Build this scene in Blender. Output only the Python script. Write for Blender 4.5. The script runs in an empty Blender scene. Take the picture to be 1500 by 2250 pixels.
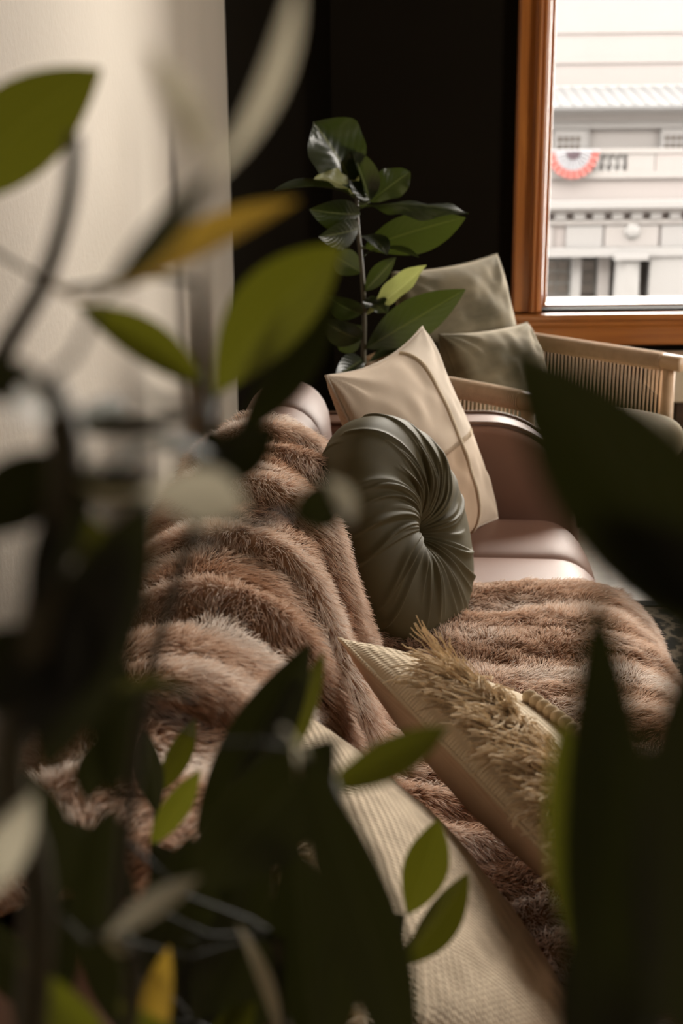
import bpy, math, random
import numpy as np
from mathutils import Vector, Matrix, noise

random.seed(7)
RNG = np.random.default_rng(11)
scene = bpy.context.scene
col = scene.collection
PI = math.pi

# ------------------------------------------------------------------ camera
F_PX, PITCH, ROLL, CAM_H = 2900.0, math.radians(16.8), math.radians(0.6), 1.30
cam_data = bpy.data.cameras.new('camera')
cam = bpy.data.objects.new('camera', cam_data)
col.objects.link(cam)
cam_data.sensor_fit = 'VERTICAL'
cam_data.sensor_height = 36.0
cam_data.lens = F_PX / 2250.0 * 36.0
cam_data.clip_start = 0.02
cam_data.clip_end = 400
CAM = Vector((0, 0, CAM_H))
FWD = Vector((0, math.cos(PITCH), -math.sin(PITCH)))
_r0, _u0 = Vector((1, 0, 0)), Vector((0, math.sin(PITCH), math.cos(PITCH)))
RIGHT = _r0 * math.cos(ROLL) - _u0 * math.sin(ROLL)      # the scene leans counter-clockwise in the picture
UP = _u0 * math.cos(ROLL) + _r0 * math.sin(ROLL)
m = Matrix((RIGHT, UP, -FWD)).transposed().to_4x4()
m.translation = CAM
cam.matrix_world = m
cam_data.dof.use_dof = True
cam_data.dof.focus_distance = 1.85
cam_data.dof.aperture_fstop = 5.8
scene.camera = cam


def P(x, y, D):
    """point of the place at distance Y = D seen towards picture position (x, y)"""
    d = FWD + RIGHT * ((x - 750) / F_PX) - UP * ((y - 1125) / F_PX)
    return CAM + d * (D / d.y)


# ------------------------------------------------------------------ sky light, exposure
world = bpy.data.worlds.new('overcast_sky')
scene.world = world
world.use_nodes = True
bg = world.node_tree.nodes['Background']
bg.inputs['Color'].default_value = (1.0, 0.935, 0.845, 1)
bg.inputs['Strength'].default_value = 33.0
scene.view_settings.view_transform = 'Standard'
scene.view_settings.look = 'None'
scene.view_settings.gamma = 1.0
scene.view_settings.use_curve_mapping = False
scene.view_settings.exposure = 0.0
scene.cycles.use_denoising = True
scene.cycles.max_bounces = 8
scene.cycles.diffuse_bounces = 4
scene.cycles.glossy_bounces = 4
scene.cycles.transmission_bounces = 6
scene.cycles.transparent_max_bounces = 12
scene.cycles.caustics_reflective = False
scene.cycles.caustics_refractive = False
scene.cycles.sample_clamp_indirect = 6.0

WALL_Y, RIGHT_X, BACK_Y, CEIL = 4.70, 4.9, -2.6, 3.3
WIN_Z0, WIN_Z1 = 0.625, 3.05
WINDOWS_FAR = [(0.705, 2.10), (2.60, 4.20)]
WINDOWS_SIDE = [(2.0, 3.0)]  # side wall opening out of view, added for fill light


def portal(loc, rot, sx, sz):
    """marks a window opening so that sky light through it is sampled well (gives no light of its own)"""
    l = bpy.data.lights.new('window_portal', 'AREA')
    l.shape = 'RECTANGLE'
    l.size, l.size_y = sx, sz
    l.cycles.is_portal = True
    o = bpy.data.objects.new('window_portal', l)
    o.location = loc
    o.rotation_euler = rot
    o['kind'] = 'helper'
    col.objects.link(o)


zc, zs = (WIN_Z0 + WIN_Z1) / 2, WIN_Z1 - WIN_Z0
for a, b in WINDOWS_FAR:
    portal(((a + b) / 2, WALL_Y + 0.2, zc), (math.radians(-90), 0, 0), b - a, zs)
for a, b in WINDOWS_SIDE:
    portal((RIGHT_X + 0.2, (a + b) / 2, zc), (math.radians(90), 0, math.radians(90)), b - a, zs)


# ------------------------------------------------------------------ materials
class NT:
    def __init__(s, name):
        s.m = bpy.data.materials.new(name)
        s.m.use_nodes = True
        s.t = s.m.node_tree
        s.b = s.t.nodes['Principled BSDF']
        s.out = s.t.nodes['Material Output']

    def n(s, kind, **kw):
        nd = s.t.nodes.new(kind)
        for k, v in kw.items():
            if k in nd.inputs:
                nd.inputs[k].default_value = v
            else:
                setattr(nd, k, v)
        return nd

    def l(s, a, b):
        s.t.links.new(a, b)

    def coord(s, scale=(1, 1, 1), kind='Object'):
        tc = s.n('ShaderNodeTexCoord')
        mp = s.n('ShaderNodeMapping')
        mp.inputs['Scale'].default_value = scale
        s.l(tc.outputs[kind], mp.inputs['Vector'])
        return mp.outputs['Vector']

    def ramp(s, fac, stops):
        r = s.n('ShaderNodeValToRGB')
        e = r.color_ramp.elements
        while len(e) < len(stops):
            e.new(0.5)
        for i, (p, c) in enumerate(stops):
            e[i].position = p
            e[i].color = (*c, 1)
        s.l(fac, r.inputs['Fac'])
        return r.outputs['Color']

    def bump(s, height, strength=0.3, dist=0.002, prev=None):
        b = s.n('ShaderNodeBump')
        b.inputs['Strength'].default_value = strength
        b.inputs['Distance'].default_value = dist
        s.l(height, b.inputs['Height'])
        if prev is not None:
            s.l(prev, b.inputs['Normal'])
        return b.outputs['Normal']


def simple(name, c, rough=0.6, c2=None, scale=12, bump=0.0, bdist=0.002, bscale=None, spec=0.5, detail=6, stretch=(1, 1, 1), sheen=0.0, metal=0.0, coat=0.0):
    s = NT(name)
    s.b.inputs['Roughness'].default_value = rough
    s.b.inputs['Specular IOR Level'].default_value = spec
    s.b.inputs['Metallic'].default_value = metal
    s.b.inputs['Coat Weight'].default_value = coat
    s.b.inputs['Coat Roughness'].default_value = 0.15
    if sheen:
        s.b.inputs['Sheen Weight'].default_value = sheen
        s.b.inputs['Sheen Roughness'].default_value = 0.4
        s.b.inputs['Sheen Tint'].default_value = (*[min(1, x * 3 + .25) for x in c], 1)
    co = s.coord(stretch)
    nz = s.n('ShaderNodeTexNoise', Scale=scale, Detail=detail)
    s.l(co, nz.inputs['Vector'])
    s.l(s.ramp(nz.outputs['Fac'], [(0.3, c), (0.7, c2 or [x * 0.82 for x in c])]), s.b.inputs['Base Color'])
    if bump:
        n2 = s.n('ShaderNodeTexNoise', Scale=bscale or scale * 6, Detail=4)
        s.l(co, n2.inputs['Vector'])
        s.l(s.bump(n2.outputs['Fac'], bump, bdist), s.b.inputs['Normal'])
    return s.m


def wood(name, c1, c2, axis, rough=0.35, coat=0.4):
    s = NT(name)
    sc = [18, 18, 18]
    sc[axis] = 1.2
    co = s.coord(sc)
    nz = s.n('ShaderNodeTexNoise', Scale=2.2, Detail=8, Distortion=0.6)
    s.l(co, nz.inputs['Vector'])
    s.l(s.ramp(nz.outputs['Fac'], [(0.3, c1), (0.72, c2)]), s.b.inputs['Base Color'])
    s.b.inputs['Roughness'].default_value = rough
    s.b.inputs['Coat Weight'].default_value = coat
    s.b.inputs['Coat Roughness'].default_value = 0.22
    s.l(s.bump(nz.outputs['Fac'], 0.12, 0.001), s.b.inputs['Normal'])
    return s.m


def weave(name, c1, c2, scale, bump=0.7, bdist=0.0015, rough=0.9, diamonds=0.0):
    s = NT(name)
    co = s.coord()
    wx = s.n('ShaderNodeTexWave', Scale=scale, Distortion=1.4, Detail=2)
    wx.bands_direction = 'X'
    wy = s.n('ShaderNodeTexWave', Scale=scale * 0.8, Distortion=1.4, Detail=2)
    wy.bands_direction = 'Y'
    for w in (wx, wy):
        w.inputs['Detail Scale'].default_value = 2.0
        s.l(co, w.inputs['Vector'])
    mul = s.n('ShaderNodeMath', operation='MULTIPLY')
    s.l(wx.outputs['Fac'], mul.inputs[0])
    s.l(wy.outputs['Fac'], mul.inputs[1])
    h = mul.outputs[0]
    nz = s.n('ShaderNodeTexNoise', Scale=9, Detail=5)
    s.l(co, nz.inputs['Vector'])
    mix = s.n('ShaderNodeMath', operation='MULTIPLY_ADD')
    s.l(h, mix.inputs[0])
    mix.inputs[1].default_value = 0.45
    s.l(nz.outputs['Fac'], mix.inputs[2])
    fac = mix.outputs[0]
    if diamonds:
        wd = []
        for sgn in (1, -1):
            mp = s.n('ShaderNodeMapping')
            mp.inputs['Rotation'].default_value = (0, 0, sgn * 0.95)
            s.l(co, mp.inputs['Vector'])
            w = s.n('ShaderNodeTexWave', Scale=diamonds, Distortion=0.3)
            w.wave_profile = 'TRI'
            s.l(mp.outputs['Vector'], w.inputs['Vector'])
            wd.append(w.outputs['Fac'])
        mx = s.n('ShaderNodeMath', operation='MAXIMUM')
        s.l(wd[0], mx.inputs[0])
        s.l(wd[1], mx.inputs[1])
        ad = s.n('ShaderNodeMath', operation='MULTIPLY_ADD')
        s.l(mx.outputs[0], ad.inputs[0])
        ad.inputs[1].default_value = 0.38
        s.l(fac, ad.inputs[2])
        sub = s.n('ShaderNodeMath', operation='SUBTRACT')
        s.l(ad.outputs[0], sub.inputs[0])
        sub.inputs[1].default_value = 0.22
        fac = sub.outputs[0]
    s.l(s.ramp(fac, [(0.35, c2), (0.8, c1)]), s.b.inputs['Base Color'])
    s.b.inputs['Roughness'].default_value = rough
    s.b.inputs['Specular IOR Level'].default_value = 0.2
    s.l(s.bump(h, bump, bdist), s.b.inputs['Normal'])
    return s.m


def leaf_mat(name, c, trans, rough=0.35, tw=0.45, vein=None, coat=0.0):
    s = NT(name)
    co = s.coord((1, 1, 1), 'UV')
    # side veins and midrib drawn from the leaf's own UV (u across, v along)
    sep = s.n('ShaderNodeSeparateXYZ')
    s.l(co, sep.inputs[0])
    ab = s.n('ShaderNodeMath', operation='ABSOLUTE')
    s.l(sep.outputs['X'], ab.inputs[0])
    mr = s.n('ShaderNodeMath', operation='LESS_THAN')
    s.l(ab.outputs[0], mr.inputs[0])
    mr.inputs[1].default_value = 0.05
    ph = s.n('ShaderNodeMath', operation='MULTIPLY_ADD')
    s.l(ab.outputs[0], ph.inputs[0])
    ph.inputs[1].default_value = -0.35
    s.l(sep.outputs['Y'], ph.inputs[2])
    sn = s.n('ShaderNodeMath', operation='MULTIPLY')
    s.l(ph.outputs[0], sn.inputs[0])
    sn.inputs[1].default_value = 55.0
    si = s.n('ShaderNodeMath', operation='SINE')
    s.l(sn.outputs[0], si.inputs[0])
    nz = s.n('ShaderNodeTexNoise', Scale=30, Detail=4)
    s.l(s.coord(), nz.inputs['Vector'])
    colr = s.ramp(nz.outputs['Fac'], [(0.3, c), (0.75, [x * 1.45 for x in c])])
    mixc = s.n('ShaderNodeMix', data_type='RGBA')
    s.l(mr.outputs[0], mixc.inputs['Factor'])
    s.l(colr, mixc.inputs['A'])
    mixc.inputs['B'].default_value = (*(vein or [min(1, x * 2.4 + .02) for x in c]), 1)
    s.l(mixc.outputs['Result'], s.b.inputs['Base Color'])
    s.b.inputs['Roughness'].default_value = rough
    s.b.inputs['Coat Weight'].default_value = coat
    s.b.inputs['Coat Roughness'].default_value = 0.2
    s.l(s.bump(si.outputs[0], 0.22, 0.0008), s.b.inputs['Normal'])
    tr = s.n('ShaderNodeBsdfTranslucent')
    tr.inputs['Color'].default_value = (*trans, 1)
    ms = s.n('ShaderNodeMixShader')
    ms.inputs[0].default_value = tw
    s.l(s.b.outputs[0], ms.inputs[1])
    s.l(tr.outputs[0], ms.inputs[2])
    s.l(ms.outputs[0], s.out.inputs['Surface'])
    return s.m


M = {}
M['pale_wall'] = simple('pale_plaster', (0.43, 0.375, 0.31), 0.75, (0.40, 0.35, 0.285), 3, 0.35, 0.003, 70, 0.3)
M['dark_wall'] = simple('dark_olive_paint', (0.0070, 0.0046, 0.0018), 0.85, (0.0058, 0.0038, 0.0015), 3, 0.2, 0.002, 90, 0.08)
M['ceiling'] = simple('ceiling_paint', (0.20, 0.18, 0.14), 0.9)
M['floor'] = wood('pale_floor', (0.36, 0.29, 0.21), (0.46, 0.38, 0.28), 0, 0.4, 0.2)
M['rug'] = None
M['wood_v'] = wood('orange_wood_v', (0.30, 0.095, 0.018), (0.46, 0.165, 0.033), 2, 0.32, 0.3)
M['wood_h'] = wood('orange_wood_h', (0.30, 0.095, 0.018), (0.46, 0.165, 0.033), 0, 0.3, 0.4)
M['sill'] = wood('varnished_sill', (0.30, 0.095, 0.018), (0.46, 0.165, 0.033), 0, 0.3, 1.0)
M['leather'] = simple('brown_leather', (0.25, 0.140, 0.102), 0.54, (0.225, 0.120, 0.086), 7, 0.25, 0.0008, 420, 0.3)
M['piping'] = simple('leather_piping', (0.20, 0.115, 0.08), 0.38, None, 20)
M['dark_wood'] = wood('dark_wood', (0.035, 0.018, 0.010), (0.06, 0.03, 0.016), 0, 0.4, 0.2)
M['velvet'] = simple('olive_velvet', (0.092, 0.076, 0.035), 0.62, (0.078, 0.063, 0.028), 9, 0.1, 0.0006, 300, 0.16)
M['beige_a'] = weave('beige_wool_light', (0.56, 0.45, 0.35), (0.47, 0.37, 0.28), 150, 0.5, 0.0008)
M['beige_b'] = weave('beige_wool_tan', (0.50, 0.36, 0.25), (0.40, 0.28, 0.19), 150, 0.5, 0.0008)
M['beige_c'] = weave('beige_wool_grey', (0.52, 0.44, 0.36), (0.44, 0.36, 0.28), 150, 0.5, 0.0008)
M['beige_cord'] = simple('beige_cord', (0.68, 0.57, 0.43), 0.9, (0.58, 0.47, 0.34), 200, 0.6, 0.001, 500, 0.1)
M['linen_back'] = weave('linen_back', (0.56, 0.39, 0.27), (0.46, 0.31, 0.21), 260, 0.35, 0.0005)
M['cotton'] = weave('cream_cotton', (0.76, 0.64, 0.47), (0.58, 0.46, 0.32), 54, 0.9, 0.0016)
M['diamond'] = weave('diamond_weave', (0.72, 0.59, 0.43), (0.48, 0.38, 0.27), 62, 1.0, 0.0022, diamonds=9.0)
M['fringe'] = simple('fringe_yarn', (0.90, 0.78, 0.60), 0.9, (0.80, 0.66, 0.48), 60, 0, spec=0.1)
_t = M['fringe'].node_tree
_tr, _mx = _t.nodes.new('ShaderNodeBsdfTranslucent'), _t.nodes.new('ShaderNodeMixShader')
_tr.inputs['Color'].default_value = (0.88, 0.74, 0.54, 1)
_mx.inputs[0].default_value = 0.35
_t.links.new(_t.nodes['Principled BSDF'].outputs[0], _mx.inputs[1])
_t.links.new(_tr.outputs[0], _mx.inputs[2])
_t.links.new(_mx.outputs[0], _t.nodes['Material Output'].inputs['Surface'])
M['bead'] = simple('cream_pompom', (0.72, 0.58, 0.40), 0.9, (0.62, 0.48, 0.32), 90, 0.5, 0.002, 400, 0.1)
M['sage'] = simple('sage_velvet', (0.19, 0.152, 0.092), 0.8, (0.082, 0.068, 0.038), 7, 0.15, 0.002, 90, 0.2, 8, (1, 2.4, 1), sheen=0.5)
M['beech'] = wood('beech_wood', (0.60, 0.40, 0.24), (0.68, 0.47, 0.30), 0, 0.42, 0.15)
M['paper_cord'] = simple('paper_cord', (0.74, 0.57, 0.42), 0.8, (0.64, 0.48, 0.34), 60, 0, spec=0.2)
M['ivory'] = simple('ivory_cabinet', (0.62, 0.52, 0.38), 0.6)
M['ceramic'] = simple('charcoal_ceramic', (0.03, 0.028, 0.025), 0.5)
M['soil'] = simple('potting_soil', (0.03, 0.02, 0.012), 0.95, None, 60, 0.8, 0.01, 60)
M['stem'] = simple('plant_stem', (0.075, 0.060, 0.028), 0.6, (0.05, 0.042, 0.02), 60)
M['leaf'] = leaf_mat('lance_leaf', (0.020, 0.024, 0.004), (0.15, 0.15, 0.010), 0.40, 0.42)
M['leaf_shaded'] = leaf_mat('lance_leaf_painted_shade', (0.010, 0.010, 0.003), (0.024, 0.026, 0.003), 0.45, 0.22)  # darker copy of the leaf, backlit shade put into its colour
M['leaf_yellow'] = leaf_mat('lance_leaf_yellowing', (0.22, 0.145, 0.025), (0.42, 0.26, 0.03), 0.38, 0.5)
M['leaf_glint'] = leaf_mat('lance_leaf_painted_glint', (0.24, 0.215, 0.14), (0.60, 0.54, 0.40), 0.40, 0.6, coat=0.2)  # cream colour stands in for window glints on the blades
M['fig'] = leaf_mat('fig_leaf', (0.012, 0.017, 0.006), (0.065, 0.088, 0.009), 0.30, 0.20, vein=(0.11, 0.12, 0.05), coat=0.25)
M['fig_pale'] = leaf_mat('fig_leaf_young', (0.22, 0.22, 0.09), (0.32, 0.34, 0.10), 0.42, 0.4, vein=(0.45, 0.42, 0.22))
# outside
M['stone'] = simple('pale_stone', (0.0861, 0.0820, 0.0814), 0.9, (0.0821, 0.0778, 0.0769), 0.5)
M['stone_pink'] = simple('pink_stone', (0.0873, 0.0795, 0.0790), 0.9, (0.0821, 0.0748, 0.0738), 0.5)
M['stone_white'] = simple('white_stone', (0.0816, 0.0803, 0.0811), 0.9, (0.0785, 0.0776, 0.0782), 0.5)
M['roof_metal'] = simple('pale_metal_roof', (0.0463, 0.0472, 0.0499), 0.6, None, 0.5)
M['far_pane'] = simple('far_window_pane', (0.0201, 0.0169, 0.0145), 0.35, (0.0267, 0.0223, 0.0189), 2)
M['far_green'] = simple('far_window_frame', (0.0585, 0.0643, 0.0630), 0.6)
M['bunting_red'] = simple('bunting_red', (0.1281, 0.0322, 0.0283), 0.9, None, 3)
M['bunting_white'] = simple('bunting_white', (0.1059, 0.1082, 0.1197), 0.9, None, 3)
M['bunting_plum'] = simple('bunting_plum', (0.0445, 0.0292, 0.0378), 0.9, None, 3)
M['brick'] = simple('blocker_brick', (0.07, 0.05, 0.04), 0.9)
M['street'] = simple('street', (0.16, 0.15, 0.14), 0.9, None, 0.3)
# window glass: clear with a faint reflection
s = NT('window_glass')
gl = s.n('ShaderNodeBsdfGlossy', Roughness=0.0)
tp = s.n('ShaderNodeBsdfTransparent')
fr = s.n('ShaderNodeFresnel', IOR=1.35)
ms = s.n('ShaderNodeMixShader')
s.l(fr.outputs[0], ms.inputs[0]); s.l(tp.outputs[0], ms.inputs[1]); s.l(gl.outputs[0], ms.inputs[2])
s.l(ms.outputs[0], s.out.inputs['Surface'])
M['glass'] = s.m
# rug: dark ground with an ornamental figure
s = NT('patterned_rug')
co = s.coord()
vo = s.n('ShaderNodeTexVoronoi', Scale=14)
vo.feature = 'SMOOTH_F1'
nz = s.n('ShaderNodeTexNoise', Scale=26, Detail=3, Distortion=1.5)
s.l(co, vo.inputs['Vector']); s.l(co, nz.inputs['Vector'])
ad = s.n('ShaderNodeMath', operation='MULTIPLY')
s.l(vo.outputs['Distance'], ad.inputs[0]); s.l(nz.outputs['Fac'], ad.inputs[1])
s.l(s.ramp(ad.outputs[0], [(0.17, (0.010, 0.009, 0.008)), (0.20, (0.15, 0.12, 0.085)), (0.26, (0.15, 0.12, 0.085)), (0.30, (0.012, 0.010, 0.009))]), s.b.inputs['Base Color'])
s.b.inputs['Roughness'].default_value = 0.95
s.b.inputs['Specular IOR Level'].default_value = 0.1
M['rug'] = s.m
M['rug_edge'] = simple('rug_edge', (0.009, 0.008, 0.007), 0.95)
# fur: colour carried by each hair, darker at its root
s = NT('faux_fur')
at = s.n('ShaderNodeAttribute', attribute_name='tone')
hi = s.n('ShaderNodeHairInfo')
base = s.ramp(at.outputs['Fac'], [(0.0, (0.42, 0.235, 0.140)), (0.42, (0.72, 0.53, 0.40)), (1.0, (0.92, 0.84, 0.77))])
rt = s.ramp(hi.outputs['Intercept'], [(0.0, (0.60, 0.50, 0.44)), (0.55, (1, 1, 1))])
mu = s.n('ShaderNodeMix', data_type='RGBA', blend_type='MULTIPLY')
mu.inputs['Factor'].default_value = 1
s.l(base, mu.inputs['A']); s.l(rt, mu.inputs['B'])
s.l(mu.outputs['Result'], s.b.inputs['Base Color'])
s.b.inputs['Roughness'].default_value = 0.5
s.b.inputs['Specular IOR Level'].default_value = 0.25
trl = s.n('ShaderNodeBsdfTranslucent')
s.l(mu.outputs['Result'], trl.inputs['Color'])
mxs = s.n('ShaderNodeMixShader')
mxs.inputs[0].default_value = 0.35
s.l(s.b.outputs[0], mxs.inputs[1]); s.l(trl.outputs[0], mxs.inputs[2])
s.l(mxs.outputs[0], s.out.inputs['Surface'])
M['fur'] = s.m
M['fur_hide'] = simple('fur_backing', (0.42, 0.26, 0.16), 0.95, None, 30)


# ------------------------------------------------------------------ helpers
def link(name, me, material=None, parent=None, smooth=True):
    o = bpy.data.objects.new(name, me)
    col.objects.link(o)
    if material is not None and not me.materials:
        me.materials.append(material)
    if parent is not None:
        o.parent = parent
    if smooth and hasattr(me, 'polygons'):
        me.polygons.foreach_set('use_smooth', [True] * len(me.polygons))
    return o


def mesh(name, verts, faces):
    me = bpy.data.meshes.new(name)
    me.from_pydata([tuple(v) for v in verts], [], faces)
    me.update()
    return me


def tag(o, label, cat, group=None, kind=None):
    if label: o['label'] = label
    if cat: o['category'] = cat
    if group: o['group'] = group
    if kind: o['kind'] = kind
    return o


def thing(name, label, cat, loc=(0, 0, 0), rotz=0, group=None):
    o = bpy.data.objects.new(name, None)
    o.location = loc
    o.rotation_euler = (0, 0, rotz)
    o.empty_display_size = 0.05
    col.objects.link(o)
    return tag(o, label, cat, group)


class MB:
    """collects boxes, tubes and prisms into one mesh"""
    def __init__(s):
        s.v, s.f = [], []

    def add(s, vs, fs):
        k = len(s.v)
        s.v += [tuple(v) for v in vs]
        s.f += [tuple(i + k for i in f) for f in fs]
        return s

    def box(s, x0, x1, y0, y1, z0, z1):
        vs = [(x, y, z) for z in (z0, z1) for y in (y0, y1) for x in (x0, x1)]
        return s.add(vs, [(0, 2, 3, 1), (4, 5, 7, 6), (0, 1, 5, 4), (2, 6, 7, 3), (0, 4, 6, 2), (1, 3, 7, 5)])

    def tube(s, pts, rad, n=8, cap=True):
        pts = [Vector(p) for p in pts]
        if not hasattr(rad, '__len__'): rad = [rad] * len(pts)
        rings, prev = [], None
        for i, p in enumerate(pts):
            t = (pts[min(i + 1, len(pts) - 1)] - pts[max(i - 1, 0)]).normalized()
            if prev is None:
                a = t.orthogonal().normalized()
            else:
                a = (prev - t * prev.dot(t))
                a = a.normalized() if a.length > 1e-6 else t.orthogonal().normalized()
            prev = a
            b = t.cross(a)
            rings.append([p + (a * math.cos(2 * PI * k / n) + b * math.sin(2 * PI * k / n)) * rad[i] for k in range(n)])
        vs = [v for r in rings for v in r]
        fs = [(i * n + k, i * n + (k + 1) % n, (i + 1) * n + (k + 1) % n, (i + 1) * n + k) for i in range(len(pts) - 1) for k in range(n)]
        if cap:
            fs += [tuple(range(n - 1, -1, -1)), tuple((len(pts) - 1) * n + k for k in range(n))]
        return s.add(vs, fs)

    def lathe(s, prof, n=32, c=(0, 0, 0)):
        vs = [(c[0] + r * math.cos(2 * PI * k / n), c[1] + r * math.sin(2 * PI * k / n), c[2] + z) for r, z in prof for k in range(n)]
        fs = [(i * n + k, i * n + (k + 1) % n, (i + 1) * n + (k + 1) % n, (i + 1) * n + k) for i in range(len(prof) - 1) for k in range(n)]
        return s.add(vs, fs)

    def prism(s, poly, ax, a0, a1):
        """poly in the two other axes (in xyz order), extruded along axis ax"""
        def mk(p, a):
            q = list(p); q.insert(ax, a); return q
        n = len(poly)
        vs = [mk(p, a0) for p in poly] + [mk(p, a1) for p in poly]
        fs = [(i, (i + 1) % n, n + (i + 1) % n, n + i) for i in range(n)] + [tuple(range(n - 1, -1, -1)), tuple(range(n, 2 * n))]
        return s.add(vs, fs)

    def build(s, name, material, parent=None, smooth=False, bevel=0.0, seg=2):
        o = link(name, mesh(name, s.v, s.f), material, parent, smooth)
        if bevel:
            b = o.modifiers.new('bevel', 'BEVEL')
            b.width, b.segments, b.limit_method, b.angle_limit = bevel, seg, 'ANGLE', 0.6
        return o


def grid_mesh(name, pts, closed_u=False):
    """pts: array (n, m, 3)"""
    n, mm = pts.shape[:2]
    idx = np.arange(n * mm).reshape(n, mm)
    if closed_u:
        a, b = idx, np.roll(idx, -1, 0)
    else:
        a, b = idx[:-1], idx[1:]
    f = np.stack([a[:, :-1], b[:, :-1], b[:, 1:], a[:, 1:]], -1).reshape(-1, 4)
    me = bpy.data.meshes.new(name)
    me.vertices.add(n * mm)
    me.vertices.foreach_set('co', pts.reshape(-1).astype(np.float32))
    me.loops.add(f.size)
    me.loops.foreach_set('vertex_index', f.reshape(-1).astype(np.int32))
    me.polygons.add(len(f))
    me.polygons.foreach_set('loop_start', np.arange(0, f.size, 4, dtype=np.int32))
    me.update(calc_edges=True)
    me.validate()
    return me


def vnoise(x, y, seed=0.0):
    """smooth value noise on arrays, about -1..1"""
    x = np.asarray(x, float) + seed * 17.31
    y = np.asarray(y, float) + seed * 9.77
    xi, yi = np.floor(x), np.floor(y)
    fx, fy = x - xi, y - yi
    fx, fy = fx * fx * (3 - 2 * fx), fy * fy * (3 - 2 * fy)

    def h(a, b):
        v = np.sin(a * 127.1 + b * 311.7 + seed * 3.3) * 43758.5453
        return (v - np.floor(v)) * 2 - 1
    return (h(xi, yi) * (1 - fx) + h(xi + 1, yi) * fx) * (1 - fy) + (h(xi, yi + 1) * (1 - fx) + h(xi + 1, yi + 1) * fx) * fy


def struct(o):
    o['kind'] = 'structure'
    return o


# ------------------------------------------------------------------ the room
LWX = lambda y: -0.372 + 0.035 * (y - WALL_Y)        # the pale wall runs parallel to the sofa
struct(MB().box(-1.2, RIGHT_X + .3, BACK_Y - .3, WALL_Y + .3, -0.12, 0).build('floor', M['floor']))
struct(MB().box(-1.2, RIGHT_X + .3, BACK_Y - .3, WALL_Y + .3, CEIL, CEIL + .1).build('ceiling', M['ceiling']))
struct(MB().prism([(LWX(BACK_Y), BACK_Y), (LWX(WALL_Y), WALL_Y), (LWX(WALL_Y) - .2, WALL_Y), (LWX(BACK_Y) - .2, BACK_Y)], 2, 0, CEIL).build('wall_left', M['pale_wall']))
struct(MB().box(-1.2, RIGHT_X + .3, BACK_Y - .25, BACK_Y, 0, CEIL).build('wall_back', M['dark_wall']))

WT = 0.30                                             # wall thickness
wf = MB()
wf.box(LWX(WALL_Y) - .3, -0.02, WALL_Y + .04, WALL_Y + WT, 0, CEIL)      # set-back bay beside the corner
edges = [-0.02] + [v for ab in WINDOWS_FAR for v in ab] + [RIGHT_X + .3]
for i in range(0, len(edges), 2):
    wf.box(edges[i], edges[i + 1], WALL_Y, WALL_Y + WT, 0, CEIL)
for a, b in WINDOWS_FAR:
    wf.box(a, b, WALL_Y, WALL_Y + WT, 0, WIN_Z0)
    wf.box(a, b, WALL_Y, WALL_Y + WT, WIN_Z1, CEIL)
struct(wf.build('wall_far', M['dark_wall']))
wr = MB()
edges = [BACK_Y] + [v for ab in WINDOWS_SIDE for v in ab] + [WALL_Y]
for i in range(0, len(edges), 2):
    wr.box(RIGHT_X, RIGHT_X + WT, edges[i], edges[i + 1], 0, CEIL)
for a, b in WINDOWS_SIDE:
    wr.box(RIGHT_X, RIGHT_X + WT, a, b, 0, WIN_Z0)
    wr.box(RIGHT_X, RIGHT_X + WT, a, b, WIN_Z1, CEIL)
struct(wr.build('wall_right', M['dark_wall']))
# unseen outer wall above and beside the room, added to shade the facade opposite
struct(MB().box(-30, 45, WALL_Y + .05, WALL_Y + WT, CEIL + .1, 26).box(-30, -1.2, WALL_Y + .05, WALL_Y + WT, -9, CEIL + .1).box(RIGHT_X + .3, 45, WALL_Y + .05, WALL_Y + WT, -9, CEIL + .1).box(-1.2, RIGHT_X + .3, WALL_Y + .05, WALL_Y + WT, -9, -.12).build('wall_sky_blocker', M['brick']))


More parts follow.
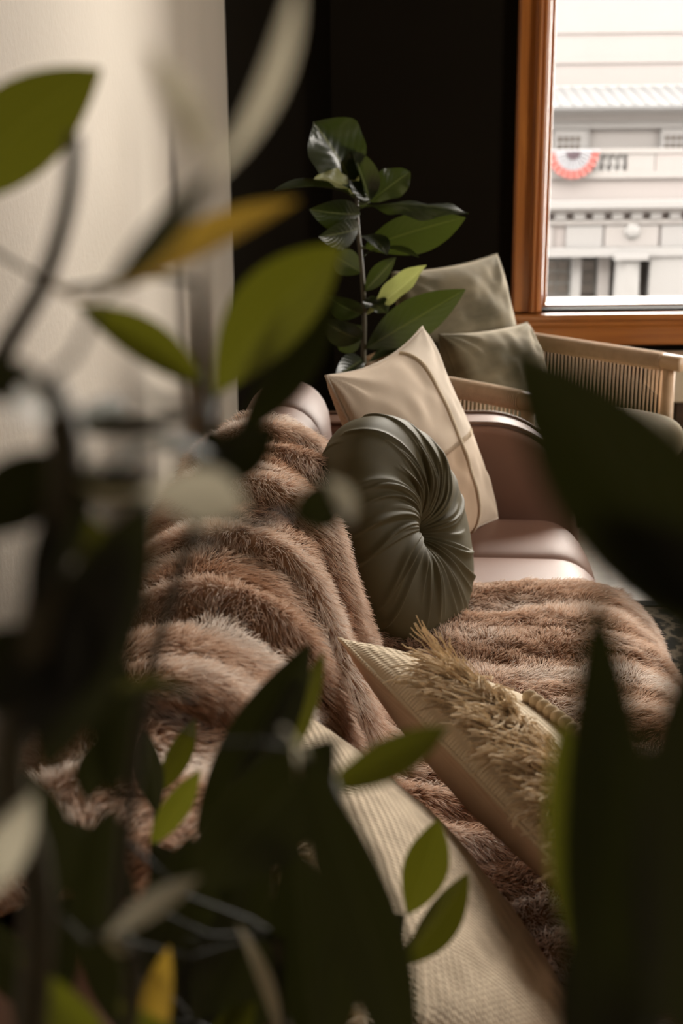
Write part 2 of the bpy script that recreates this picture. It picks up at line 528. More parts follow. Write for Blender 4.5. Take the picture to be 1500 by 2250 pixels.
def make_window(name, a, b):
    """wood-cased window in the far wall, opening from x = a to x = b"""
    w = thing(name, None, None, ((a + b) / 2, WALL_Y, WIN_Z0))
    w['kind'] = 'structure'
    w['label'] = {'window_1': 'tall window in orange stained wood casing above the cord armchair', 'window_2': 'second orange cased window of the dark far wall'}[name]
    h, k = (b - a) / 2, WIN_Z1 - WIN_Z0
    for sx in (-1, 1):
        # moulded casing: stepped profile, swept up the jamb
        prof = [(h + .097, 0), (h + .097, -.022), (h + .090, -.028), (h + .036, -.026), (h + .032, -.042), (h + .020, -.042), (h + .017, -.030), (h + .012, -.036), (h + .003, -.036), (h, -.028), (h - .010, -.026), (h - .012, .03), (h - .020, .03), (h - .022, .10), (h + .0, .10), (h, 0)]
        MB().prism([(sx * x, y) for x, y in (prof if sx > 0 else prof[::-1])], 2, -.005, k + .02).build('jamb_casing', M['wood_v'], w, bevel=.003)
        MB().box(*sorted((sx * (h - .020), sx * (h - .046))), .10, .15, .006, k - .02).build('sash_stile', M['wood_v'], w, bevel=.004)
    MB().box(-h - .100, h + .100, -.03, 0, k, k + .13).build('head_casing', M['wood_h'], w, bevel=.004)
    MB().box(-h - .115, h + .115, -.050, .14, -.034, -.010).build('stool', M['sill'], w, bevel=.005, seg=3)
    MB().prism([(-.034, -.125), (0, -.125), (0, -.034), (-.042, -.034), (-.042, -.052), (-.034, -.060)], 0, -h - .100, h + .100).build('apron', M['wood_h'], w, bevel=.004)
    MB().box(-h, h, .030, .16, -.010, -.003).build('inner_sill', M['sill'], w, bevel=.002)
    MB().box(-h + .015, h - .015, .085, .15, -.003, .006).build('sash_rail', M['sill'], w, bevel=.002)
    MB().box(-h + .015, h - .015, .15, .30, -.03, .004).build('outer_sill', M['stone_white'], w, bevel=.004)
    MB().box(-h + .03, h - .03, .10, .15, k - .06, k).build('sash_rail', M['wood_h'], w, bevel=.004)
    MB().box(-h + .04, h - .04, .122, .126, .004, k - .05).build('pane', M['glass'], w)
    return w


make_window('window_1', *WINDOWS_FAR[0])
make_window('window_2', *WINDOWS_FAR[1])
for a, b in WINDOWS_SIDE:
    w = thing('fill_window', 'unseen wood framed window added to the dark side wall for fill light', None, (RIGHT_X, (a + b) / 2, WIN_Z0))
    w['kind'] = 'structure'
    h, k = (b - a) / 2, WIN_Z1 - WIN_Z0
    for sy in (-1, 1):
        MB().box(-.03, .12, *sorted((sy * (h - .03), sy * (h + .12))), -.005, k + .02).build('jamb_casing', M['wood_v'], w, bevel=.004)
    MB().box(-.03, .12, -h - .12, h + .12, k - .02, k + .12).build('head_casing', M['wood_h'], w, bevel=.004)
    MB().box(-.05, .15, -h - .13, h + .13, -.10, .03).build('stool', M['wood_h'], w, bevel=.006)
    MB().box(.10, .104, -h + .03, h - .03, .03, k - .02).build('pane', M['glass'], w)

# ------------------------------------------------------------------ sofa
SX0, SYAW = -0.085, math.radians(-2.0)
sofa = thing('channel_sofa', 'brown leather channel-tufted sofa standing along the pale wall', 'sofa', (SX0, 0, 0), SYAW)
SOFA_M = Matrix.Translation((SX0, 0, 0)) @ Matrix.Rotation(SYAW, 4, 'Z')
SY0, SY1, NCH = 0.69, 2.85, 8
CH = (SY1 - SY0) / NCH


def arc(cx, cz, r, a0, a1, n):
    return [(cx + r * math.cos(math.radians(a0 + (a1 - a0) * i / n)), cz + r * math.sin(math.radians(a0 + (a1 - a0) * i / n))) for i in range(n + 1)]


seat_prof = [(-.03, .425), (.08, .436), (.2, .44), (.32, .438)] + arc(.43, .335, .10, 88, -10, 10) + [(.526, .28), (.51, .25)]
back_prof = [(.03, .40), (.012, .47), (-.008, .55), (-.03, .63)] + arc(-.125, .665, .092, 8, 172, 12) + [(-.222, .55), (-.225, .40), (-.215, .25)]


def resample(prof, n):
    p = np.array(prof, float)
    d = np.r_[0, np.cumsum(np.linalg.norm(np.diff(p, axis=0), axis=1))]
    s = np.linspace(0, d[-1], n)
    return np.stack([np.interp(s, d, p[:, 0]), np.interp(s, d, p[:, 1])], 1), d[-1]


def prof_normal(q, sign=1):
    t = np.gradient(q, axis=0)
    t /= np.linalg.norm(t, axis=1)[:, None]
    return np.stack([-t[:, 1], t[:, 0]], 1) * sign


def channel(name, prof, sign, puff):
    q, _ = resample(prof, 44)
    nrm = prof_normal(q, sign)
    ts = np.linspace(-1, 1, 25)
    pts = np.zeros((25, 44, 3))
    for i, t in enumerate(ts):
        off = puff * ((1 - abs(t) ** 3.2) ** 0.6 - 1)
        pts[i, :, 0] = q[:, 0] + nrm[:, 0] * off
        pts[i, :, 1] = t * CH * 0.4995
        pts[i, :, 2] = q[:, 1] + nrm[:, 1] * off
    return grid_mesh(name, pts)


me_s, me_b = channel('seat_channel', seat_prof, 1, .020), channel('back_channel', back_prof[::-1], 1, .022)
# orient outward: seat profile runs back to front (normal up), back profile reversed likewise
for k in range(NCH):
    for nm, me in (('seat_channel', me_s), ('back_channel', me_b)):
        o = link(nm, me, M['leather'], sofa)
        o.location = (0, SY0 + (k + .5) * CH, 0)
arm_poly = [(-.20, .24), (-.215, .58), (-.19, .625), (-.12, .64), (.26, .640)] + arc(.31, .43, .21, 90, 12, 12) + [(.525, .40), (.52, .24)]
for y0, y1 in ((SY0 - .13, SY0 - .002), (SY1 + .002, SY1 + .13)):
    a = MB().prism(arm_poly, 1, y0, y1).build('armrest', M['leather'], sofa, True, .022, 4)
    for yy in (y0 + .010, y1 - .010):
        MB().tube([(x, yy, z + .002) for x, z in arm_poly[1:-1]], .0045, 8).build('piping', M['piping'], a, True)
MB().box(-.20, .50, SY0 - .12, SY1 + .12, .17, .26).build('base_rail', M['dark_wood'], sofa, bevel=.006)
for x in (-.15, .44):
    for y in (SY0 - .06, (SY0 + SY1) / 2, SY1 + .06):
        MB().tube([(x, y, 0), (x, y, .175)], [.014, .022], 14).build('leg', M['dark_wood'], sofa, True)

# ------------------------------------------------------------------ fur throw over the sofa
thr_prof = [(-.245, .36), (-.248, .50), (-.238, .60)] + arc(-.125, .668, .112, 165, 25, 12) + [(.005, .63), (.028, .56), (.052, .505), (.10, .470), (.20, .462), (.32, .460)] + arc(.43, .337, .125, 86, -8, 10) + [(.556, .26), (.553, .19), (.548, .13)]
TQ, TLEN = resample(thr_prof, 220)
TN = prof_normal(TQ, 1)
TT = np.gradient(TQ, axis=0)
TT /= np.linalg.norm(TT, axis=1)[:, None]
T0, T1 = 0.80, 2.30


def throw_surface(sv, tv):
    """sv in 0..1 along the section (behind the back to the front hem), tv in 0..1 along the sofa -> local position"""
    tl = T0 + 0.02 * vnoise(sv * 7, sv * 0 + 3.1, 1)
    th = T1 + 0.10 * np.clip(1 - sv / 0.42, 0, 1) - 0.02 + 0.018 * vnoise(sv * 9, sv * 0 + 1.7, 2)
    y = tl + (th - tl) * tv
    f = sv * (len(TQ) - 1)
    i = np.clip(np.floor(f).astype(int), 0, len(TQ) - 2)
    r = (f - i)[..., None]
    q = TQ[i] * (1 - r) + TQ[i + 1] * r
    n = TN[i] * (1 - r) + TN[i + 1] * r
    # soft folds running across the sofa, drifting along it
    fold = .011 * np.sin(2 * PI * (y / .235 + .9 * sv + .35 * vnoise(sv * 3, y * 2.1, 3)))
    fold += .0065 * np.sin(2 * PI * (y / .115 - 1.1 * sv + .5 * vnoise(sv * 4, y * 3, 4)))
    fold += .012 * vnoise(sv * 9, y * 7, 5)
    amp = .38 + .75 * np.exp(-((sv - .34) / .16) ** 2)
    hem = np.clip((sv - .80) / .2, 0, 1)
    off = .014 + fold * amp + hem * .02 * np.sin(2 * PI * y / .31)
    off = np.maximum(off, .004)
    return np.stack([q[..., 0] + n[..., 0] * off, y, q[..., 1] + n[..., 1] * off], -1), y


sv, tv = np.meshgrid(np.linspace(0, 1, 150), np.linspace(0, 1, 150), indexing='ij')
pts, _ = throw_surface(sv, tv)
me = grid_mesh('throw_hide', pts[:, ::-1])
throw = thing('fur_throw', 'tan striped faux fur throw draped over the sofa back and seat', 'throw', (SX0, 0, 0), SYAW)
link('backing', me, M['fur_hide'], throw)


def make_fur(n):
    r = RNG
    s_, t_ = r.random(n), r.random(n)
    # more hair where the throw is seen best
    p, y = throw_surface(s_, t_)
    e = 1e-3
    ps, _ = throw_surface(np.clip(s_ + e, 0, 1), t_)
    pm, _ = throw_surface(np.clip(s_ - e, 0, 1), t_)
    pt, _ = throw_surface(s_, np.clip(t_ + e, 0, 1))
    pu, _ = throw_surface(s_, np.clip(t_ - e, 0, 1))
    ds, dt = ps - pm, pt - pu
    ds /= np.linalg.norm(ds, axis=1)[:, None]
    dt /= np.linalg.norm(dt, axis=1)[:, None]
    nn = np.cross(dt, ds)
    nn /= np.linalg.norm(nn, axis=1)[:, None]
    flip = np.where((TN[np.clip((s_ * 219).astype(int), 0, 219)] * nn[:, [0, 2]]).sum(1) < 0, -1, 1)
    nn *= flip[:, None]
    cl1, cl2 = vnoise(s_ * 60, y * 42, 6), vnoise(s_ * 60, y * 42, 7)
    big1, big2 = vnoise(s_ * 11, y * 8, 8), vnoise(s_ * 11, y * 8, 9)
    d = nn * .62 + ds * (.18 + .35 * cl1 + .35 * big1)[:, None] + dt * (-.42 + .45 * cl2 + .40 * big2)[:, None] + r.normal(0, .13, (n, 3))
    d /= np.linalg.norm(d, axis=1)[:, None]
    L = (.023 + .006 * vnoise(s_ * 25, y * 18, 10) + .007 * r.random(n))
    edge = np.minimum.reduce([t_, 1 - t_, s_, 1 - s_])
    bend = -ds * 0 + np.array([0, 0, -1.0]) * .30 + d * 0
    NP = 4
    u = np.linspace(0, 1, NP)
    pos = p[:, None, :] - nn[:, None, :] * .002 + d[:, None, :] * (L[:, None] * u)[..., None] + bend[None, None, :].reshape(-1, 1, 3)[:1] * ((L[:, None] * u ** 2)[..., None]) if False else \
        p[:, None, :] - nn[:, None, :] * .002 + d[:, None, :] * (L[:, None] * u)[..., None] + np.array([0, 0, -.32])[None, None, :] * (L[:, None] * u ** 2)[..., None]
    stripe = np.sin(2 * PI * (y / .125 + .30 * vnoise(s_ * 5, y * 3, 12) + .25 * s_)) * .8 + .5 * np.sin(2 * PI * (y / .31 + .4 * s_))
    tone = .50 + .30 * stripe + .25 * vnoise(s_ * 22, y * 15, 13) + r.normal(0, .15, n)
    tone = np.clip(tone, 0, 1)
    rad = np.array([.00048, .00044, .00032, .00010])
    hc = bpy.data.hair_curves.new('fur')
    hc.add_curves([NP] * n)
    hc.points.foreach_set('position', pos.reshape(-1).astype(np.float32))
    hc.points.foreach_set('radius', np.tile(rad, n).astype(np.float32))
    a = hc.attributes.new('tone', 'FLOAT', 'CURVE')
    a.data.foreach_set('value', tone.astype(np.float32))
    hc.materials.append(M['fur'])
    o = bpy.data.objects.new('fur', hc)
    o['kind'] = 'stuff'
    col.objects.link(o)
    o.parent = throw
    return o


make_fur(340000)


# ------------------------------------------------------------------ cushions
def pillow_pts(u, v, w, h, t, front=True, pinch=.06, wr=.004, seed=0, power=.42):
    x = w / 2 * u * (1 - pinch * (1 - v ** 2) * np.abs(u) ** 2)
    y = h / 2 * v * (1 - pinch * (1 - u ** 2) * np.abs(v) ** 2)
    core = np.clip((1 - u ** 2) * (1 - v ** 2), 0, 1)
    z = t / 2 * core ** power
    # creases pulling out of the corners and along the edges
    cx = 1 - np.minimum(1, np.hypot(1 - np.abs(u), 1 - np.abs(v)))
    ang = np.arctan2(1 - np.abs(v), 1 - np.abs(u))
    z = z + wr * np.sin(ang * 11 + seed + 2 * vnoise(u * 3, v * 3, seed)) * cx ** 1.5 * core ** .3
    z = z + wr * vnoise(u * 2.6, v * 2.2, seed + 1) * core ** .5 + wr * .45 * vnoise(u * 6, v * 5, seed + 2) * core ** .5
    return np.stack([x, y, z if front else -z], -1)


def pillow_panel(name, w, h, t, front, material, parent, ur=(-1, 1), vr=(-1, 1), n=48, **kw):
    # denser towards the edges
    a = np.sin(np.linspace(-PI / 2, PI / 2, n))
    uu = ur[0] + (a + 1) / 2 * (ur[1] - ur[0])
    vv = vr[0] + (a + 1) / 2 * (vr[1] - vr[0])
    u, v = np.meshgrid(uu, vv, indexing='ij')
    pts = pillow_pts(u, v, w, h, t, front, **kw)
    if not front: pts = pts[::-1]
    return link(name, grid_mesh(name, pts), material, parent)


def frame(center, ex, ey):
    ex = Vector(ex).normalized()
    ez = ex.cross(Vector(ey)).normalized()
    ey = ez.cross(ex).normalized()
    mt = Matrix((ex, ey, ez)).transposed().to_4x4()
    mt.translation = Vector(center)
    return mt


def cushion(name, label, group, center, ex, ey):
    c = thing(name, label, 'cushion', group=group)
    c.matrix_world = frame(center, ex, ey)
    return c


def seam(parent, w, h, material, r=.0035, name='edge_seam', **kw):
    k = np.linspace(-1, 1, 40)
    loop = [(a, -1) for a in k] + [(1, a) for a in k[1:]] + [(a, 1) for a in k[::-1][1:]] + [(-1, a) for a in k[::-1][1:-1]]
    uv = np.array(loop)
    p = pillow_pts(uv[:, 0], uv[:, 1], w, h, 0, True, wr=0, **kw)
    p = list(p) + [p[0]]
    return MB().tube(p, r, 6, False).build(name, material, parent, True)


# patchwork cushion in the far corner of the sofa
W = .455
tr, tl, br = Vector((.18, 2.83, .812)), Vector((-.025, 2.43, .785)), Vector((.345, 2.84, .475))
ctr = (tl + br) / 2
cu = cushion('patchwork_cushion', 'large beige wool patchwork cushion with a raised cord, in the sofa corner', None, ctr, tr - tl, tr - br)
kw = dict(pinch=.11, wr=.009, seed=3)
US, VS = .22, -.06
TH = .15
for nm, ur, vr, mt in (('fabric_patch', (-1, US), (VS, 1), M['beige_a']), ('fabric_patch', (-1, US), (-1, VS), M['beige_b']), ('fabric_patch', (US, 1), (VS, 1), M['beige_c']), ('fabric_patch', (US, 1), (-1, VS), M['beige_a'])):
    pillow_panel(nm, W, W, TH, True, mt, cu, ur, vr, 40, **kw)
pillow_panel('back_panel', W, W, TH, False, M['beige_b'], cu, n=40, **kw)
k = np.linspace(-.985, .985, 60)
p = pillow_pts(k * 0 + US, k, W, W, TH, True, **kw); p[:, 2] += .001
MB().tube(p, .0052, 8).build('raised_cord', M['beige_cord'], cu, True)
p = pillow_pts(k, k * 0 + VS, W, W, TH, True, **kw)
sm = MB()
kk = np.linspace(-.97, .97, 110)
for j, a in enumerate(kk):
    q = pillow_pts(np.array([a - .004, a, a + .004]), np.array([VS - .022, VS, VS + .018 + .01 * random.random()]), W, W, TH, True, **kw)
    q[:, 2] += .0008
    sm.tube(q, .0005, 4)
sm.build('stitched_seam', M['beige_cord'], cu, True)['kind'] = 'stuff'
seam(cu, W, W, M['beige_c'], .003, pinch=.11)


# round pleated velvet cushion
def round_cushion():
    R_, T_ = .208, .150
    nt, ns = 1300, 130
    th = np.linspace(0, 2 * PI, nt, endpoint=False)[:, None]
    tq = np.linspace(-1, 1, ns)
    a = (PI / 2 + np.sign(tq) * (PI / 2 - .0006) * (1 - (1 - np.abs(tq)) ** 1.8))[None, :]
    r = R_ * np.sin(a) ** .62
    z = T_ / 2 * np.sign(np.cos(a)) * np.abs(np.cos(a)) ** .72
    rn = r / R_
    dim = 1 - .80 * np.exp(-(rn / .20) ** 1.6)
    rr = np.random.default_rng(5)
    disp = np.zeros((nt, ns))
    for side in (1, -1):
        ang = []
        t0 = 0
        while t0 < 2 * PI:
            # pleats crowd where the cloth is gathered
            dens = .055 + .055 * (1 + math.sin(t0 * 1.0 + 2.6)) + .06 * rr.random()
            ang.append(t0)
            t0 += dens
        msk = (np.cos(a) * side > 0)
        for t0 in ang:
            amp = .003 + .0055 * rr.random()
            reach = .6 + .6 * rr.random()
            curl = .25 + .5 * rr.random()
            sg = .0035 + .0035 * rr.random()
            cen = t0 + curl * np.maximum(rn - .1, 0) ** 1.3 * (1 if side > 0 else -1)
            dth = (th - cen + PI) % (2 * PI) - PI
            dist = dth * np.maximum(r, .018)
            wv = np.where(dist > 0, np.exp(-(dist / (sg * .45)) ** 2), np.exp(-(dist / (sg * 1.7)) ** 2))
            env = np.clip((reach - rn) / .30, 0, 1) ** .8 * np.clip(rn / .16, 0, 1)
            disp += amp * wv * env * msk
    disp += .004 * vnoise(np.cos(th) * 3 + 0 * a, np.sin(th) * 3 + rn * 2, 2) * np.clip(rn * 2, 0, 1)
    edge = np.sin(a) ** 2.2
    nr, nz = edge, np.sign(np.cos(a)) * (1 - edge)
    x = (r + disp * nr) * np.cos(th)
    y = (r + disp * nr) * np.sin(th)
    zz = z * dim + disp * nz
    return grid_mesh('round_cushion', np.stack([x, y, zz + 0 * th], -1)[:, ::-1], True)


ro = thing('round_cushion', 'round olive velvet cushion with pleats gathered at its centre', 'cushion')
rc = P(872, 1178, 2.12)
nrm = Vector((.84, -.42, .32)).normalized()
ex = Vector((0, 0, 1)).cross(nrm).normalized()
mt = Matrix((ex, nrm.cross(ex), nrm)).transposed().to_4x4()
mt.translation = rc
ro.matrix_world = mt
link('pleated_cover', round_cushion(), M['velvet'], ro)


def strand(mb, p0, d, L, r, droop=1.0, wob=.3, nseg=6, n=4):
    p, d = Vector(p0), Vector(d).normalized()
    pts = [p.copy()]
    for i in range(nseg):
        d = (d + Vector((random.uniform(-wob, wob), random.uniform(-wob, wob), random.uniform(-wob, wob) * .6)) * .5 + Vector((0, 0, -.13 * droop))).normalized()
        p = p + d * (L / nseg)
        pts.append(p.copy())
    mb.tube(pts, [r] * nseg + [r * .6], n, False)


# fringed lumbar cushion (leans on the woven one, front turned away from the camera)
AW, AH, AT = .54, .33, .13
a_tl, a_dir = P(742, 1400, 1.44), Vector((.375, -.925, -.05)).normalized()
a_n = Vector((.925, .375, 0)).normalized()
a_up = (Vector((0, 0, 1)) * math.cos(1.02) - a_n * math.sin(1.02)).normalized()
a_ctr = a_tl + a_dir * AW / 2 - a_up * AH / 2
# front normal = ex x ey must point away (+a_n): ex runs from the near end to the far end
fa = cushion('fringed_cushion', 'cream cotton lumbar cushion with rows of shaggy fringe and pompom edge', 'cushions heaped at the near end of the sofa', a_ctr, -a_dir, a_up)
kwA = dict(pinch=.05, wr=.004, seed=9, power=.5)
pillow_panel('front_panel', AW, AH, AT, True, M['cotton'], fa, **kwA)
pillow_panel('back_panel', AW, AH, AT, False, M['linen_back'], fa, **kwA)
seam(fa, AW, AH, M['cotton'], .0025, pinch=.05)
ainv = fa.matrix_world.inverted()


def on_cushion(p):
    """keeps a yarn point outside the cushion's front"""
    if abs(p.x) < AW / 2 and abs(p.y) < AH / 2:
        uu, vv = p.x / AW * 2, p.y / AH * 2
        zs_ = AT / 2 * max(0, (1 - uu * uu) * (1 - vv * vv)) ** .5
        if p.z < zs_ + .002: p.z = zs_ + .002
    return p


grav = ainv.to_3x3() @ Vector((0, 0, -1))
# (attachment line, range along it, way the yarn is combed, tassels, strands, length, wave)
for v0, lo, hi, comb, nt_, ns_, L, wav in (
        (.80, -1.0, .30, (.05, .92, .16), 44, 14, .058, .7),
        (.58, -1.0, .56, (-.10, .90, .26), 46, 14, .072, .9),
        (.56, .0, .70, (-.80, .60, .16), 16, 24, .105, 1.2),
        (.02, -.9, .10, (-.1, -.8, .25), 26, 7, .036, .5)):
    fb = MB()
    for i in range(nt_):
        u0 = lo + (hi - lo) * (i + random.uniform(-.3, .3)) / (nt_ - 1)
        q0 = Vector(pillow_pts(np.array([u0]), np.array([v0]), AW, AH, AT, True, **kwA)[0])
        d = (Vector(comb) + Vector([random.uniform(-.2, .2) for _ in range(3)])).normalized()
        sw = Vector((1, 0, 0)) * random.choice((-1, 1)) * wav
        path, p, LL = [q0.copy()], q0.copy(), L * random.uniform(.8, 1.2)
        nsg = 9
        for k_ in range(nsg):
            d = (d + grav * (.04 if p.y < AH / 2 else .16) + sw * .18 * math.sin(k_ * 1.25 + i) + Vector([random.uniform(-.08, .08) for _ in range(3)])).normalized()
            p = on_cushion(p + d * (LL / nsg))
            path.append(p.copy())
        for j in range(ns_):
            o1 = Vector([random.gauss(0, .0036) for _ in range(3)])
            o2 = Vector([random.gauss(0, .0055) for _ in range(3)])
            cut = random.randint(nsg - 2, nsg)
            pl = [on_cushion(path[k_] + o1 * min(1, .35 + k_ / 4) + o2 * (k_ / nsg) ** 1.6 + Vector([random.gauss(0, .0007) for _ in range(3)])) for k_ in range(cut + 1)]
            fb.tube(pl, [.00085] * cut + [.0007], 4, False)
    fb.build('fringe_row', M['fringe'], fa, True)['kind'] = 'stuff'
bd = MB()
bd.lathe([(0.0001, -.0085), (.005, -.0072), (.0080, -.0035), (.0088, 0), (.0080, .0035), (.005, .0072), (.0001, .0085)], 12)
bme = mesh('pompom', bd.v, bd.f)
bme.materials.append(M['bead'])
for i in range(26):
    u = .30 - i * .052
    q = pillow_pts(np.array([u]), np.array([.20]), AW, AH, AT, True, **kwA)[0]
    o = link('pompom', bme, None, fa)
    o.location = (q[0], q[1], q[2] + .007)

# diamond-weave cushion behind it
BW, BH, BT = .52, .42, .17
b_tl, b_dir = P(535, 1490, 1.21), Vector((.21, -.975, -.02)).normalized()
b_n = Vector((.975, .21, 0)).normalized()
b_up = (Vector((0, 0, 1)) * math.cos(.62) - b_n * math.sin(.62)).normalized()
b_ctr = b_tl + b_dir * BW / 2 - b_up * BH / 2
wb = cushion('woven_cushion', 'plump cream diamond-weave cushion with a frayed edge behind the fringed one', 'cushions heaped at the near end of the sofa', b_ctr, -b_dir, b_up)
kwB = dict(pinch=.05, wr=.005, seed=21, power=.5)
pillow_panel('front_panel', BW, BH, BT, True, M['diamond'], wb, **kwB)
pillow_panel('back_panel', BW, BH, BT, False, M['diamond'], wb, **kwB)
fb = MB()
for i in range(700):
    u = random.uniform(-1, 1)
    q = pillow_pts(np.array([u]), np.array([.995]), BW, BH, 0, True, pinch=.05, wr=0)[0]
    g = wb.matrix_world.inverted().to_3x3() @ Vector((0, 0, -1))
    p, d = Vector(q), Vector((random.uniform(-.5, .5), .5, -.45 + random.uniform(-.4, .4))).normalized()
    pl = [p.copy()]
    for sgi in range(4):
        d = (d + Vector([random.uniform(-.3, .3) for _ in range(3)]) + g * .25).normalized()
        p = p + d * (.032 * random.uniform(.7, 1.3) / 4)
        pl.append(p.copy())
    fb.tube(pl, [.0009] * 4 + [.0005], 4, False)
fb.build('frayed_edge', M['fringe'], wb, True)['kind'] = 'stuff'

# ------------------------------------------------------------------ cord armchair and its cushions
CF, CS = Vector((.738, -.675, 0)), Vector((.675, .738, 0))      # forward, and from the near arm to the far arm
CO = CF * -1.760 + CS * 2.915                                     # floor point between the front ends of the arms
chair = thing('cord_armchair', 'beech armchair with paper-cord sides under the window', 'armchair')
cm = Matrix((CF, CS, Vector((0, 0, 1)))).transposed().to_4x4()
cm.translation = CO
chair.matrix_world = cm
HW = .335
for sy in (-1, 1):
    y = sy * HW
    arm = MB().tube([(-.54, y, .655), (-.4, y, .650), (-.1, y, .643), (-.03, y, .640), (.045, y, .637), (.052, y, .637)], [.020, .021, .022, .022, .0225, .019], 18).build('armrest', M['beech'], chair, True)
    wnd = MB()
    for i in range(97):
        x = -.52 + i * .0053
        zc_ = .637 + (.052 - x) / .712 * .018
        wnd.tube([(x + .0002, y + .0242 * math.cos(q), zc_ + .0242 * math.sin(q)) for q in np.linspace(0, 2 * PI, 13)], .0024, 4, False)
    wnd.build('cord_wrapping', M['paper_cord'], arm, True)
    MB().tube([(-.52, y, .36), (.02, y, .36)], .015, 14).build('side_rail', M['beech'], chair, True)
    MB().tube([(.015, y, 0), (.012, y, .32), (.010, y, .62)], [.014, .019, .017], 16).build('leg', M['beech'], chair, True)
    MB().tube([(-.60, y, 0), (-.54, y, .36), (-.52, y, .64)], [.014, .019, .017], 16).build('leg', M['beech'], chair, True)
    cordme = None
    for i in range(40):
        x = -.51 + i * .0125
        zt = .637 + (.052 - x) / .712 * .018
        o = MB().tube([(x, y + .021, zt), (x, y + .010, .36)], .0021, 5).build('side_cord', M['paper_cord'], chair, True)
for z in (.30, .36):
    MB().tube([(.01, -HW, z - .02), (.01, HW, z - .02)], .015, 12).build('front_rail', M['beech'], chair, True)
MB().tube([(-.53, -HW, .36), (-.53, HW, .36)], .015, 12).build('back_rail', M['beech'], chair, True)
MB().tube([(-.535, -HW, .655), (-.58, -HW * .5, .665), (-.58, HW * .5, .665), (-.535, HW, .655)], .018, 12).build('top_rail', M['beech'], chair, True)
for i in range(9):
    y = -HW + .06 + i * (2 * HW - .12) / 8
    MB().tube([(-.575, y, .66), (-.535, y, .36)], .008, 8).build('back_spindle', M['beech'], chair, True)


def sx(v, e): return math.copysign(abs(v) ** e, v)


th_, ph_ = np.meshgrid(np.linspace(0, 2 * PI, 64), np.linspace(-PI / 2, PI / 2, 33), indexing='ij')
ss = lambda v, e: np.sign(v) * np.abs(v) ** e
sp = np.stack([-.20 + .33 * ss(np.cos(ph_), .35) * ss(np.cos(th_), .30), .30 * ss(np.cos(ph_), .35) * ss(np.sin(th_), .30), .445 + .078 * ss(np.sin(ph_), .75)], -1)
sp[..., 2] += .006 * vnoise(sp[..., 0] * 9, sp[..., 1] * 9, 4)
link('seat_cushion', grid_mesh('seat_cushion', sp), M['sage'], chair)

up1 = (Vector((0, 0, 1)) * math.cos(.26) - CF * math.sin(.26))
c1 = cushion('sage_cushion', 'larger sage velvet cushion upright against the armchair back', 'sage cushions on the armchair', P(1015, 742, 3.66), CS + Vector((0, 0, .02)), up1)
kw1 = dict(pinch=.06, wr=.010, seed=31, power=.40)
pillow_panel('front_panel', .47, .42, .15, True, M['sage'], c1, **kw1)
pillow_panel('back_panel', .47, .42, .15, False, M['sage'], c1, **kw1)
seam(c1, .47, .42, M['sage'], .003, pinch=.06)
up2 = (Vector((0, 0, 1)) * math.cos(.42) - CF * math.sin(.42))
c2 = cushion('sage_cushion', 'smaller sage velvet cushion lying in front on the armchair', 'sage cushions on the armchair', P(1100, 838, 3.52), CS + Vector((0, 0, -.04)), up2)
kw2 = dict(pinch=.07, wr=.012, seed=37, power=.40)
pillow_panel('front_panel', .40, .30, .15, True, M['sage'], c2, **kw2)
pillow_panel('back_panel', .40, .30, .15, False, M['sage'], c2, **kw2)
seam(c2, .40, .30, M['sage'], .003, pinch=.07)

# low cabinet under the window, rug
cab = thing('low_cabinet', 'low ivory cabinet below the window behind the armchair', 'cabinet', (1.75, WALL_Y - .20, 0))
MB().box(-.62, .62, -.14, .14, .06, .36).build('body', M['dark_wood'], cab, bevel=.004)
MB().box(-.66, .66, -.16, .16, .36, .48).build('top', M['ivory'], cab, bevel=.006)
MB().box(-.60, .60, -.12, .12, 0, .06).build('plinth', M['dark_wood'], cab)
rug = thing('patterned_rug', 'dark patterned rug on the pale floor in front of the sofa', 'rug', (1.75, 2.2, 0))
MB().box(-1.06, 1.06, -1.16, 1.16, 0, .010).build('field', M['rug'], rug)
for x0, x1, y0, y1 in ((-1.1, 1.1, 1.16, 1.2), (-1.1, 1.1, -1.2, -1.16), (-1.1, -1.06, -1.16, 1.16), (1.06, 1.1, -1.16, 1.16)):
    MB().box(x0, x1, y0, y1, 0, .013).build('binding', M['rug_edge'], rug)


